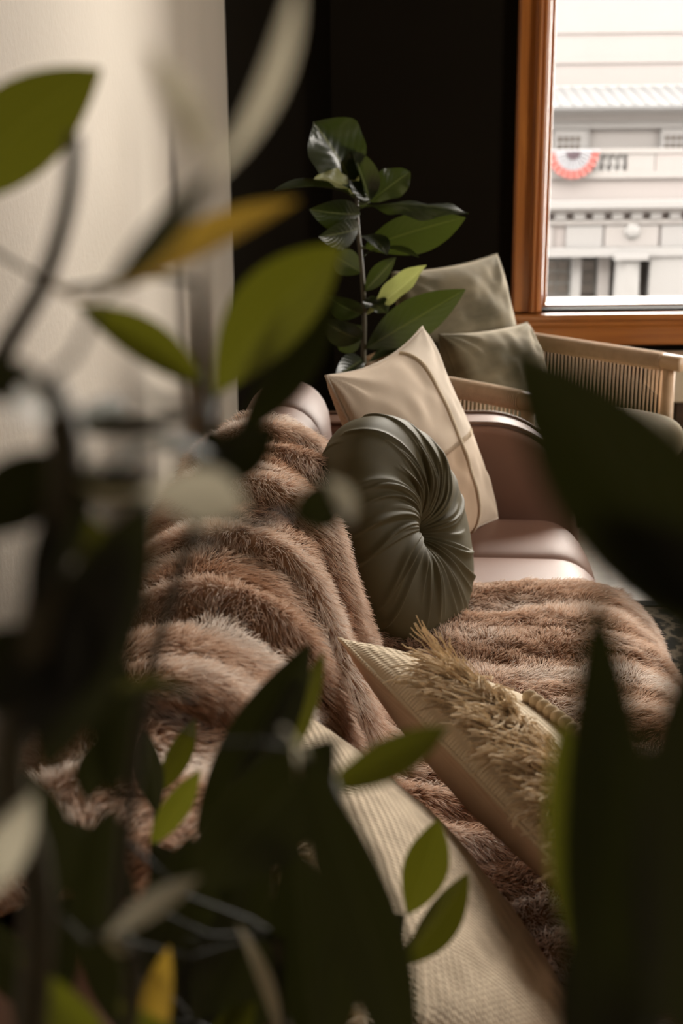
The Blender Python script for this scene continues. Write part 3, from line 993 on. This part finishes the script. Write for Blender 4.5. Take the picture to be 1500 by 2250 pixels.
# ------------------------------------------------------------------ plants
def leaf_mesh(base, tip, w, N, bend=0.0, side=0.0, fold=.25, shape=.5, wave=0.0, curl=0.0, stalk_to=None, nl=18, nw=7, seed=0):
    """blade from base to tip; N = the way the upper face looks; bend = arch along N, side = sideways sweep (both as a share of the length)"""
    base, tip, N = Vector(base), Vector(tip), Vector(N)
    ax = tip - base
    L = ax.length
    N = (N - ax * (N.dot(ax) / L ** 2)).normalized()
    S = ax.normalized().cross(N)
    c = (base + tip) / 2 + N * bend * L + S * side * L
    vs, uvs = [], []
    for i in range(nl + 1):
        t = i / nl
        p = base * (1 - t) ** 2 + c * 2 * t * (1 - t) + tip * t * t
        tg = ((c - base) * (1 - t) + (tip - c) * t).normalized()
        S_ = tg.cross(N).normalized()
        N_ = S_.cross(tg).normalized()
        tt = t ** (math.log(.5) / math.log(shape))
        wd = w / 2 * max(0.0, math.sin(PI * tt)) ** .85
        wd = max(wd, w * .012)
        for j in range(nw):
            v = -1 + 2 * j / (nw - 1)
            q = p + S_ * v * wd * math.cos(fold) + N_ * (abs(v) * wd * math.sin(fold))
            q = q + N_ * (wave * w * math.sin(t * 17 + v * 2 + seed) * abs(v) ** 1.5 + curl * w * v * abs(v) * t)
            vs.append(q - base)
            uvs.append((v, t))
    fs = [(i * nw + j, i * nw + j + 1, (i + 1) * nw + j + 1, (i + 1) * nw + j) for i in range(nl) for j in range(nw - 1)]
    mb = MB().add(vs, fs)
    nb = len(vs)
    if stalk_to is not None:
        e = Vector(stalk_to) - base
        mid = e * .5 + Vector((0, 0, -.12 * e.length))
        rr = max(.0009, w * .030)
        mb.tube([Vector((0, 0, 0)) + ax.normalized() * L * .02, mid * .5, mid, e * .8 + mid * .1, e], [rr * .8, rr, rr, rr, rr], 6)
    me = mesh('leaf', mb.v, mb.f)
    uvl = me.uv_layers.new(name='UVMap')
    vi = np.zeros(len(me.loops), np.int32)
    me.loops.foreach_get('vertex_index', vi)
    allu = np.array(uvs + [(.02, 0)] * (len(mb.v) - nb), np.float32)
    uvl.data.foreach_set('uv', allu[vi].reshape(-1))
    return me


def plant(name, label, pot_xy, pot_r, pot_h, cat='plant'):
    pl = thing(name, label, cat, (pot_xy[0], pot_xy[1], 0))
    pot = MB().lathe([(0, 0), (pot_r * .72, 0), (pot_r * .76, .01), (pot_r, pot_h - .02), (pot_r * 1.03, pot_h - .015), (pot_r * 1.03, pot_h), (pot_r * .94, pot_h), (pot_r * .92, pot_h - .05), (0, pot_h - .05)], 40).build('pot', M['ceramic'], pl, True)
    MB().lathe([(0, pot_h - .02), (pot_r * .5, pot_h - .024), (pot_r * .93, pot_h - .03)], 24).build('soil', M['soil'], pl, True)
    pl['_pts'] = ''
    del pl['_pts']
    return pl


def smooth_path(pts, k=5):
    out = []
    n = len(pts)
    for i in range(n - 1):
        p0, p1, p2, p3 = pts[max(i - 1, 0)], pts[i], pts[i + 1], pts[min(i + 2, n - 1)]
        for q in range(k):
            t = q / k
            out.append(.5 * ((2 * p1) + (p2 - p0) * t + (2 * p0 - 5 * p1 + 4 * p2 - p3) * t * t + (3 * p1 - p0 - 3 * p2 + p3) * t ** 3))
    out.append(pts[-1])
    return out


def add_stems(pl, stems):
    base = Vector(pl.location)
    nodes = []
    for pts, r0, r1 in stems:
        pp = smooth_path([Vector(p) for p in pts], 6)
        n = len(pp)
        MB().tube([p - base for p in pp], [r0 + (r1 - r0) * i / (n - 1) for i in range(n)], 8).build('stem', M['stem'], pl, True)
        nodes += pp
    return nodes


def add_leaf(pl, nodes, base, tip, w, N, mat='leaf', reach=.16, **kw):
    base = Vector(base)
    st = None
    if nodes:
        q = min(nodes, key=lambda p: (p - base).length)
        if .004 < (q - base).length < reach: st = q
    o = link('leaf', leaf_mesh(base, tip, w, N, stalk_to=st, seed=random.random() * 6, **kw), M[mat], pl)
    o.location = base - Vector(pl.location)
    return o


# fiddle-leaf fig behind the far end of the sofa
FD = 3.42
fig = plant('fig_tree', 'dark glossy fig tree with broad leaves behind the far end of the sofa', (P(800, 830, FD).x, FD), .13, .34)
fx, fy = fig.location.x, fig.location.y
stem_px = [(786, 405), (784, 470), (790, 540), (797, 620), (800, 700), (799, 780), (801, 850)]
fig_stem = [(fx, fy, .30), (fx + .005, fy, .5)] + [P(x, y, FD) for x, y in stem_px[::-1]]
fig_nodes = add_stems(fig, [(fig_stem, .0085, .0042)])
CAMW = Vector((0, -1, .35))
PXF = FD / F_PX * 1.03


def figleaf(bx, by, tx, ty, wpx, N, mat='fig', db=0.0, dt=0.0, **kw):
    add_leaf(fig, fig_nodes, P(bx, by, FD + db), P(tx, ty, FD + dt), wpx * PXF, N, mat, **kw)


figleaf(788, 432, 688, 268, 150, (.35, -.8, .30), bend=.10, fold=.30, shape=.64, dt=-.06, wave=.05)
figleaf(806, 440, 738, 268, 105, (-.75, -.65, .3), bend=-.10, fold=.85, shape=.40, dt=.02, wave=.02)
figleaf(812, 440, 770, 320, 70, (.2, -1, .2), bend=.1, fold=.3, shape=.4, dt=-.02)
figleaf(778, 432, 600, 420, 62, (.05, -.35, 1), bend=.12, fold=.30, shape=.45, dt=-.22)
figleaf(775, 428, 690, 392, 52, (.1, -.9, .6), 'fig_pale', bend=.22, fold=.5, shape=.5, dt=-.12, wave=.10)
figleaf(772, 410, 788, 398, 30, (.2, -.9, .4), 'fig_pale', bend=.2, fold=.5, dt=-.06)
figleaf(810, 445, 900, 378, 72, (.1, -.9, .55), bend=.06, fold=.3, shape=.55, dt=.05, wave=.05)
figleaf(790, 455, 1028, 468, 92, (.10, -.42, .95), bend=.09, fold=-.25, shape=.62, dt=-.20, wave=.05)
figleaf(800, 545, 1022, 478, 105, (.25, -.85, -.35), bend=-.06, fold=.2, shape=.5, dt=-.10)
figleaf(790, 470, 680, 460, 70, (-.3, -1, -.15), bend=.1, dt=-.1, shape=.5)
figleaf(790, 500, 700, 520, 68, (-.2, -1, -.2), bend=.1, dt=-.12, shape=.5)
figleaf(795, 520, 850, 560, 48, (.1, -.5, .9), bend=.2, dt=-.15, shape=.6)
figleaf(800, 560, 920, 566, 32, (.0, -.3, 1), bend=.16, dt=-.2, shape=.6)
figleaf(800, 640, 870, 565, 44, (-.5, -.8, .1), bend=-.05, dt=-.05, shape=.5, fold=.4)
figleaf(806, 690, 937, 582, 58, (-.35, -.85, .45), 'fig_pale', bend=-.08, fold=.55, shape=.55, dt=-.06, wave=.06)
figleaf(804, 765, 1022, 636, 88, (.30, -.85, .35), 'fig', bend=.05, fold=.15, shape=.50, dt=-.16)
figleaf(806, 800, 930, 700, 80, (.5, -.6, -.5), bend=-.08, fold=.2, shape=.6, dt=.04)
figleaf(800, 660, 850, 690, 60, (.25, -.55, .8), bend=.15, dt=-.05, wave=.08)
figleaf(795, 690, 715, 650, 60, (-.35, -1, .0), bend=.12, dt=-.1)
figleaf(795, 745, 700, 700, 64, (-.3, -1, .05), bend=.15, dt=-.12)
figleaf(797, 790, 735, 830, 56, (-.2, -1, .1), bend=.15, dt=-.1)
figleaf(803, 815, 905, 820, 50, (.1, -.6, .7), bend=.1, dt=.10)
figleaf(795, 600, 730, 560, 60, (-.1, -.9, .3), bend=.1, dt=.05)
figleaf(797, 715, 745, 770, 60, (0, -.9, .3), bend=.1, dt=.06)

# ---- plants right in front of the camera
PXL = lambda d: d / F_PX
kd = lambda d: d * .78
TOCAM, UPW = Vector((.1, -1, .25)), Vector((.28, -.10, 1))
nearp = plant('lance_leaf_plant', 'tall lance-leaved plant nearest the pale wall, blurred before the sofa', (-.26, .36), .13, .36)
b0 = Vector((-.26, .36, .34))


def stem_to(base, px):
    q = [P(x, y, kd(d)) for x, y, d in px]
    lo = q[-1]
    return [base + Vector((random.uniform(-.05, .05), random.uniform(-.05, .05), 0)), base * .55 + lo * .45 + Vector((0, 0, .02))] + q[::-1]


near_stems = [
    (stem_to(b0, [(163, 300, .46), (150, 440, .45), (95, 620, .45), (0, 790, .45), (-70, 980, .44), (-60, 1500, .42)]), .0036, .0022),
    (stem_to(b0, [(95, 850, .37), (142, 960, .37), (132, 1150, .37), (80, 1400, .37), (20, 1700, .38), (60, 2300, .40)]), .0048, .0042),
    (stem_to(b0, [(436, 620, .50), (440, 760, .50), (452, 900, .50), (455, 1060, .49), (330, 1480, .46), (260, 2000, .44), (250, 2400, .42)]), .0036, .0007),
    (stem_to(b0, [(670, 1480, .80), (560, 1660, .78), (440, 1850, .74), (330, 2100, .66), (250, 2400, .6)]), .0036, .003),
    (stem_to(b0, [(345, 1730, .95), (340, 1900, .9), (320, 2200, .8), (300, 2500, .7)]), .003, .002),
    (stem_to(b0, [(690, 1650, .55), (760, 1850, .52), (820, 2100, .50), (760, 2450, .47)]), .005, .004),
    (stem_to(b0, [(880, 2010, .85), (860, 2180, .80), (800, 2450, .7)]), .0036, .003),
    (stem_to(b0, [(610, 2060, .6), (620, 2300, .58), (560, 2600, .5)]), .0036, .003),
]
nn_ = add_stems(nearp, near_stems)


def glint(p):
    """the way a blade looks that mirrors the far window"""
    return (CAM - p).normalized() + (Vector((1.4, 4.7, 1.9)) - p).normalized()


def nl(bx, by, bd, tx, ty, td, wpx, N, mat='leaf', **kw):
    bd, td = kd(bd), kd(td)
    if mat == 'leaf_glint':
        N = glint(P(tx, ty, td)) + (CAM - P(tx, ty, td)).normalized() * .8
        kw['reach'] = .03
    add_leaf(nearp, nn_, P(bx, by, bd), P(tx, ty, td), wpx * PXL((bd + td) / 2), N, mat, **kw)


# upper group
nl(-150, 470, .58, 222, 152, .60, 190, (.2, -1, .05), 'leaf', bend=.04, side=-.06, fold=.12, shape=.52)
nl(455, 345, .34, 320, 100, .34, 95, (.35, -.25, 1), 'leaf_glint', bend=.12, fold=.2, shape=.35)
nl(225, 650, .36, 475, 370, .34, 75, (.2, -.8, .5), 'leaf_shaded', bend=-.05, side=.03, fold=.2)
nl(400, 450, .36, 655, -60, .36, 54, (.72, -.25, .6), 'leaf_glint', bend=.10, side=.18, fold=.12, shape=.6)
nl(230, 650, .46, 655, 440, .46, 135, (-.25, -.55, .9), 'leaf_yellow', bend=.06, side=.02, fold=.20, shape=.52)
nl(450, 850, .56, 168, 672, .55, 105, (.1, -.9, .5), 'leaf', bend=.10, side=.05, fold=.35)
nl(470, 870, .56, 752, 538, .58, 195, (-.35, -.9, .15), 'leaf', bend=.05, side=-.05, fold=.38, shape=.52)
nl(520, 960, .56, 735, 640, .60, 110, (.3, -.9, .2), 'leaf_shaded', bend=.04, side=.05, fold=.3)
nl(455, 900, .50, 60, 905, .42, 90, (-.3, -1, -.15), 'leaf_shaded', bend=.10, fold=.25)
nl(470, 880, .45, 300, 850, .40, 60, (-.3, -1, -.1), 'leaf_shaded', bend=.12, fold=.25)
nl(440, 1060, .48, 606, 940, .50, 120, (.1, -1, .1), 'leaf_shaded', bend=.06, fold=.2)
nl(455, 930, .49, 500, 1090, .50, 110, (.1, -1, .1), 'leaf_shaded', bend=.06, fold=.2)
nl(130, 990, .38, -60, 1180, .36, 170, (.1, -1, .1), 'leaf_shaded', fold=.1)
nl(140, 1080, .38, 330, 1055, .40, 80, (.1, -1, .3), 'leaf_shaded', bend=.05, fold=.15)
nl(110, 880, .37, -60, 800, .36, 110, (.1, -1, .2), 'leaf_shaded', fold=.15)
nl(100, 870, .37, 20, 920, .33, 90, (.4, -.2, 1), 'leaf_glint', bend=.1, fold=.1)
nl(150, 960, .38, 280, 880, .42, 70, (-.2, -1, .1), 'leaf', bend=.1, fold=.15)
nl(300, 980, .42, 470, 1000, .45, 70, (.25, -.5, .9), 'leaf', bend=.12, fold=.2)
nl(300, 1085, .36, 540, 1120, .36, 150, (.36, -.22, 1), 'leaf_glint', bend=.10, side=-.10, fold=.10, shape=.62)
nl(140, 1100, .38, 260, 1330, .40, 120, (.5, -.8, .4), 'leaf', bend=.06, fold=.3)
nl(330, 1090, .37, 100, 1700, .38, 230, (.05, -1, .1), 'leaf_shaded', bend=.05, side=.05, fold=.2)
nl(90, 1380, .37, -80, 1560, .36, 220, (.05, -1, .1), 'leaf_shaded', fold=.2)
nl(120, 1330, .37, 330, 1330, .42, 150, (.05, -1, .2), 'leaf_shaded', fold=.2)
nl(150, 1560, .38, 335, 1130, .38, 150, (0, -1, .1), 'leaf_shaded', fold=.15)
nl(60, 1330, .36, 210, 1010, .37, 110, (0, -1, .1), 'leaf_shaded', fold=.15)
nl(30, 1620, .37, 190, 1330, .37, 160, (0, -1, .1), 'leaf_shaded', fold=.15)
nl(10, 1560, .40, 300, 1460, .40, 130, (0, -1, .2), 'leaf_shaded', fold=.15)
# curled leaf before the round cushion
nl(505, 1150, .42, 690, 1145, .44, 40, (.3, -.35, 1), 'leaf_shaded', bend=.12, fold=.2)
nl(640, 1135, .44, 775, 1085, .44, 125, (-.2, -1, .1), 'leaf_shaded', bend=.1, fold=.4)
nl(775, 1150, .43, 715, 1050, .42, 60, (.5, -.3, 1), 'leaf_glint', bend=.2, fold=.2)  # pale blade painted in as the highlight beside the curled leaf
# lower group
nl(430, 1830, .76, 682, 1412, .80, 150, (-.1, -1, .1), 'leaf_shaded', bend=.04, side=.03, fold=.25)
nl(600, 1720, .78, 712, 1428, .82, 85, (.8, -.7, .2), 'leaf', bend=.04, side=-.03, fold=.15)
nl(345, 1745, .95, 428, 1580, 1.0, 62, (.1, -1, .15), 'leaf', bend=.04, side=.04, fold=.15)
nl(345, 1790, .90, 320, 1605, .92, 68, (-.1, -1, .1), 'leaf_shaded', fold=.2)
nl(330, 1860, .85, 440, 1690, .85, 70, (.2, -1, .2), 'leaf', fold=.2)
nl(240, 1760, .45, 275, 1450, .48, 130, (.1, -1, .1), 'leaf_shaded', fold=.2)
nl(190, 1760, .60, 210, 1620, .60, 80, (.1, -1, .1), 'leaf_shaded', fold=.2)
nl(240, 1520, .44, 440, 1530, .44, 62, (.25, -.3, 1), 'leaf', bend=.24, fold=.2)
nl(700, 1740, .55, 985, 1595, .60, 105, (.15, -.9, .5), 'leaf', bend=.03, side=.03, fold=.25)
nl(650, 1720, .5, 615, 1600, .42, 70, (.36, -.2, 1), 'leaf_glint', bend=.1, fold=.1)
nl(655, 1630, .46, 905, 2400, .46, 195, (0, -1, .1), 'leaf_shaded', bend=.03, side=-.04, fold=.12)
nl(740, 1620, .50, 420, 1960, .50, 250, (0, -1, .15), 'leaf_shaded', bend=.03, fold=.15)
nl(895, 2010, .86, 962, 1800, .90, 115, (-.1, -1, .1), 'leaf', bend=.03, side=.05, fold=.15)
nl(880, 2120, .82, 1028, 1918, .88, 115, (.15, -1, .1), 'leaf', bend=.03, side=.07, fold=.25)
nl(690, 2330, .58, 640, 1830, .62, 165, (0, -1, .1), 'leaf_shaded', bend=.03, fold=.15)
nl(-60, 1990, .36, 75, 1740, .36, 110, (.42, -.18, 1), 'leaf_glint', bend=.1, fold=.1)
nl(230, 2060, .42, 440, 1925, .44, 66, (.40, -.2, 1), 'leaf_glint', bend=.08, fold=.1)
nl(620, 2300, .58, 520, 2030, .56, 62, (.55, -.2, .9), 'leaf_glint', bend=.08, fold=.15)
nl(330, 2330, .55, 372, 2080, .56, 95, (-.2, -.75, .7), 'leaf_yellow', bend=.08, fold=.3)
nl(250, 2330, .5, 40, 2100, .46, 120, (.1, -1, .3), 'leaf', bend=.05, fold=.2)
nl(420, 2350, .55, 260, 2200, .5, 130, (.1, -1, .3), 'leaf', bend=.05, fold=.2)
nl(450, 2330, .62, 560, 2200, .64, 90, (.1, -.9, .5), 'leaf', bend=.05, fold=.2)
for bx, by, bd, tx, ty, td, w in [
        (120, 2000, .5, 60, 1690, .5, 150), (200, 2050, .55, 250, 1770, .55, 140), (320, 2150, .6, 420, 1830, .62, 150),
        (60, 2300, .5, 180, 1950, .5, 160), (420, 2250, .62, 580, 1900, .64, 170), (540, 2300, .66, 640, 1980, .68, 140),
        (130, 2250, .6, -60, 2000, .6, 170), (300, 2300, .7, 200, 1950, .7, 170), (480, 2100, .7, 330, 1850, .72, 150),
        (500, 2330, .75, 480, 1950, .75, 200), (300, 1980, .58, 150, 1800, .6, 130), (560, 2050, .66, 520, 1790, .68, 150),
        (720, 2350, .5, 760, 2000, .5, 130), (10, 1950, .42, -40, 1650, .42, 150), (360, 2400, .7, 400, 2000, .72, 210)]:
    nl(bx, by, bd, tx, ty, td, w, (random.uniform(-.3, .3), -1, random.uniform(-.1, .35)), 'leaf_shaded', bend=random.uniform(-.05, .08), side=random.uniform(-.08, .08), fold=.2)

rightp = plant('lance_leaf_plant', 'broad dark-leaved plant blurred before the armchair and rug', (.26, .34), .12, .36)
b1 = Vector((.26, .34, .34))
r_stems = [
    (stem_to(b1, [(1520, 1330, .34), (1500, 1600, .34), (1450, 2000, .34), (1430, 2400, .34)]), .0036, .003),
    (stem_to(b1, [(1330, 1700, .38), (1350, 2000, .37), (1380, 2400, .36)]), .0036, .003),
]
rn_ = add_stems(rightp, r_stems)


def rl(bx, by, bd, tx, ty, td, wpx, N, mat='leaf_shaded', **kw):
    bd, td = kd(bd), kd(td)
    add_leaf(rightp, rn_, P(bx, by, bd), P(tx, ty, td), wpx * PXL((bd + td) / 2), N, mat, **kw)


rl(1670, 1460, .28, 1112, 752, .30, 350, (-.1, -1, .1), bend=.04, side=.02, fold=.12, shape=.48)
rl(1640, 1380, .28, 1330, 1080, .30, 200, (-.1, -1, .2), fold=.12)
rl(1350, 2400, .28, 1306, 1270, .30, 270, (.1, -1, .1), bend=.03, fold=.15, shape=.44)
rl(1330, 2350, .40, 1230, 1580, .42, 150, (-.2, -1, .1), 'leaf', bend=.03, fold=.15, shape=.6)
rl(1440, 2300, .28, 1530, 1360, .28, 260, (.1, -1, .1), bend=.03, fold=.15, shape=.55)
rl(1400, 2300, .34, 1400, 1640, .36, 190, (0, -1, .1), bend=.03, fold=.15, shape=.45)
rl(1560, 2350, .32, 1480, 1900, .32, 200, (0, -1, .1), fold=.15)
rl(1260, 2400, .38, 1330, 1900, .38, 160, (0, -1, .1), fold=.15)
rl(1420, 2000, .36, 1500, 1600, .36, 120, (.3, -1, .1), 'leaf', fold=.15)

# ------------------------------------------------------------------ the street and the building across it
FD_ = 40.0
MPP = FD_ / F_PX
fy0 = FD_


def fx_(x): return P(x, 350, FD_).x


def fz(y): return P(1360, y, FD_).z


struct(MB().box(-40, 70, WALL_Y + 1.0, FD_ + 5, -9.2, -9.0).build('street', M['street']))
bld = thing('stone_building', 'pale stone building across the street with cornices and balustrade', 'building', (fx_(1360), FD_, -9))
O = Vector(bld.location)


def bpart(name, x0, x1, y0, y1, yt, yb, mat, parent=None, bevel=0.0):
    return MB().box(fx_(x0) - O.x, fx_(x1) - O.x, y0, y1, fz(yb) - O.z, fz(yt) - O.z).build(name, M[mat], parent or bld, bevel=bevel)


XL, XR = 500, 2500
bpart('upper_wall', XL, XR, 2.2, 4, -300, 185, 'stone_pink')
for yy in (-160, -40, 60, 130):
    bpart('stone_course', XL, XR, 2.16, 2.3, yy, yy + 3, 'stone')
roof = MB().prism([(-.45, fz(232) - O.z), (2.2, fz(186) - O.z), (2.2, fz(240) - O.z), (-.45, fz(240) - O.z)], 0, fx_(XL) - O.x, fx_(XR) - O.x).build('roof', M['roof_metal'], bld)
for i in range(14):
    x = fx_(1196 + i * 26.5) - O.x
    MB().prism([(-.46, fz(231) - O.z), (2.2, fz(185) - O.z), (2.2, fz(183.5) - O.z), (-.46, fz(229) - O.z)], 0, x, x + .05).build('roof_seam', M['roof_metal'], roof)
bpart('roof_cornice', XL, XR, -.25, 1, 232, 250, 'stone_white')
bpart('roof_soffit', XL, XR, -.02, 1, 250, 264, 'stone')
bpart('roof_frieze', XL, XR, .08, 1, 264, 282, 'stone_white')
bpart('attic_wall', XL, XR, .25, 2, 282, 395, 'stone')
for x in (1062, 1225, 1460, 1695):
    wn = bpart('window', x - 8, x + 62, .12, .3, 284, 334, 'stone_white')
    for i in range(4):
        for j in range(2):
            MB().box(fx_(x + 1 + i * 13.2) - O.x, fx_(x + 8.5 + i * 13.2) - O.x, .10, .14, fz(312 + j * 17 - 2) - O.z, fz(301 + j * 17 - 2) - O.z).build('pane', M['far_pane'], wn)
for x in (1291, 1455):
    bpart('pilaster', x - 4, x + 4, .15, .3, 282, 330, 'stone_white')
# balustrade
bpart('handrail', XL, XR, -.45, -.1, 326, 336, 'stone')
bpart('balustrade_base', XL, XR, -.45, -.1, 374, 390, 'stone')
bpart('balustrade_panel', 1372, 1431, -.42, -.12, 330, 376, 'stone')
bpart('balustrade_panel', 1433, 1600, -.42, -.12, 330, 376, 'stone_pink')
bal = MB().lathe([(.10, 0), (.10, .05), (.06, .09), (.12, .22), (.11, .30), (.06, .42), (.09, .48), (.09, .56)], 12)
bme = mesh('baluster', bal.v, bal.f)
bme.materials.append(M['stone_white'])
for x in list(range(1162, 1372, 18)):
    o = link('baluster', bme, None, bld)
    o.location = (fx_(x) - O.x, -.28, fz(375) - O.z)
    o.scale = (1, 1, (fz(335) - fz(375)) / .56)
bpart('main_wall', XL, XR, -.35, 2, 388, 560, 'stone_pink')
bpart('ledge', XL, XR, -.70, 1, 438, 454, 'stone_white')
bpart('ledge_underside', XL, XR, -.55, 1, 454, 464, 'stone')
for i in range(-6, 14):
    bpart('dentil', 1218 + i * 42, 1242 + i * 42, -.50, -.3, 464, 479, 'stone_white')
bpart('string_course', XL, XR, -.45, 0, 480, 490, 'stone')
for i, x in enumerate((1135, 1245, 1330, 1455)):
    bpart('frieze_block', x, x + (80 if i != 2 else 118), -.42, -.3, 494, 540, 'stone_white' if i % 2 else 'stone')
md = MB().lathe([(.0, .10), (.14, .10), (.20, .06), (.235, 0)], 24)
o = md.build('medallion', M['stone_white'], bld, True)
o.location = (fx_(1390) - O.x, -.42, fz(506) - O.z)
o.rotation_euler = (math.radians(90), 0, 0)
bpart('architrave', XL, XR, -.62, 0, 541, 559, 'stone_white')
bpart('lower_wall', XL, XR, .30, 2, 559, 1000, 'stone')
for x0, x1 in ((1206, 1262), (1286, 1320), (1406, 1421)):
    wn = bpart('window', x0 - 3, x1 + 3, .2, .34, 570, 646, 'far_green')
    cols = max(1, round((x1 - x0) / 28))
    cw = (x1 - x0) / cols
    for i in range(cols):
        for j in range(3):
            MB().box(fx_(x0 + i * cw + 2) - O.x, fx_(x0 + (i + 1) * cw - 2) - O.x, .16, .24, fz(594 + j * 25) - O.z, fz(574 + j * 25) - O.z).build('pane', M['far_pane'], wn)
bpart('pier', 1265, 1284, -.2, .3, 559, 1000, 'stone_white')
bpart('pier', 1324, 1348, -.2, .3, 559, 1000, 'stone')
cl = MB().lathe([(.40, fz(1000) - O.z), (.395, fz(700) - O.z), (.36, fz(570) - O.z), (.36, fz(569) - O.z)], 28)
o = cl.build('column', M['stone_white'], bld, True)
o.location = (fx_(1384) - O.x, -.35, 0)
bpart('capital', 1349, 1424, -.80, .1, 554, 566, 'stone_white', o)
o.children[0].location = (-o.location.x, -o.location.y, 0)
bpart('pier', 1432, 1640, -.55, .3, 559, 1000, 'stone_white')
bpart('plinth_course', XL, XR, -.7, .4, 1000, 1010, 'stone')

# half-round fan bunting hung on the balustrade
bun = thing('fan_bunting', 'half-round red and white pleated bunting on the balustrade across the street', 'bunting', (fx_(1251), FD_ - .62, fz(331)))


def fan(name, r0, r1, mat, y):
    nseg = 72
    pts = np.zeros((nseg + 1, 5, 3))
    for i in range(nseg + 1):
        a = PI * i / nseg
        for j in range(5):
            r = r0 + (r1 - r0) * j / 4
            pts[i, j] = (-r * math.cos(a), y + .035 * math.sin(i * 2 * PI / 6) * r / r1, -r * math.sin(a) * 1.02)
    link(name, grid_mesh(name, pts), M[mat], bun)


fan('centre', .02, .22, 'bunting_plum', 0)
fan('white_band', .22, .52, 'bunting_white', 0)
fan('red_band', .52, .74, 'bunting_red', 0)
MB().tube([(-.76, .02, .02), (.76, .02, .02)], .03, 8).build('hanging_cord', M['bunting_white'], bun, True)
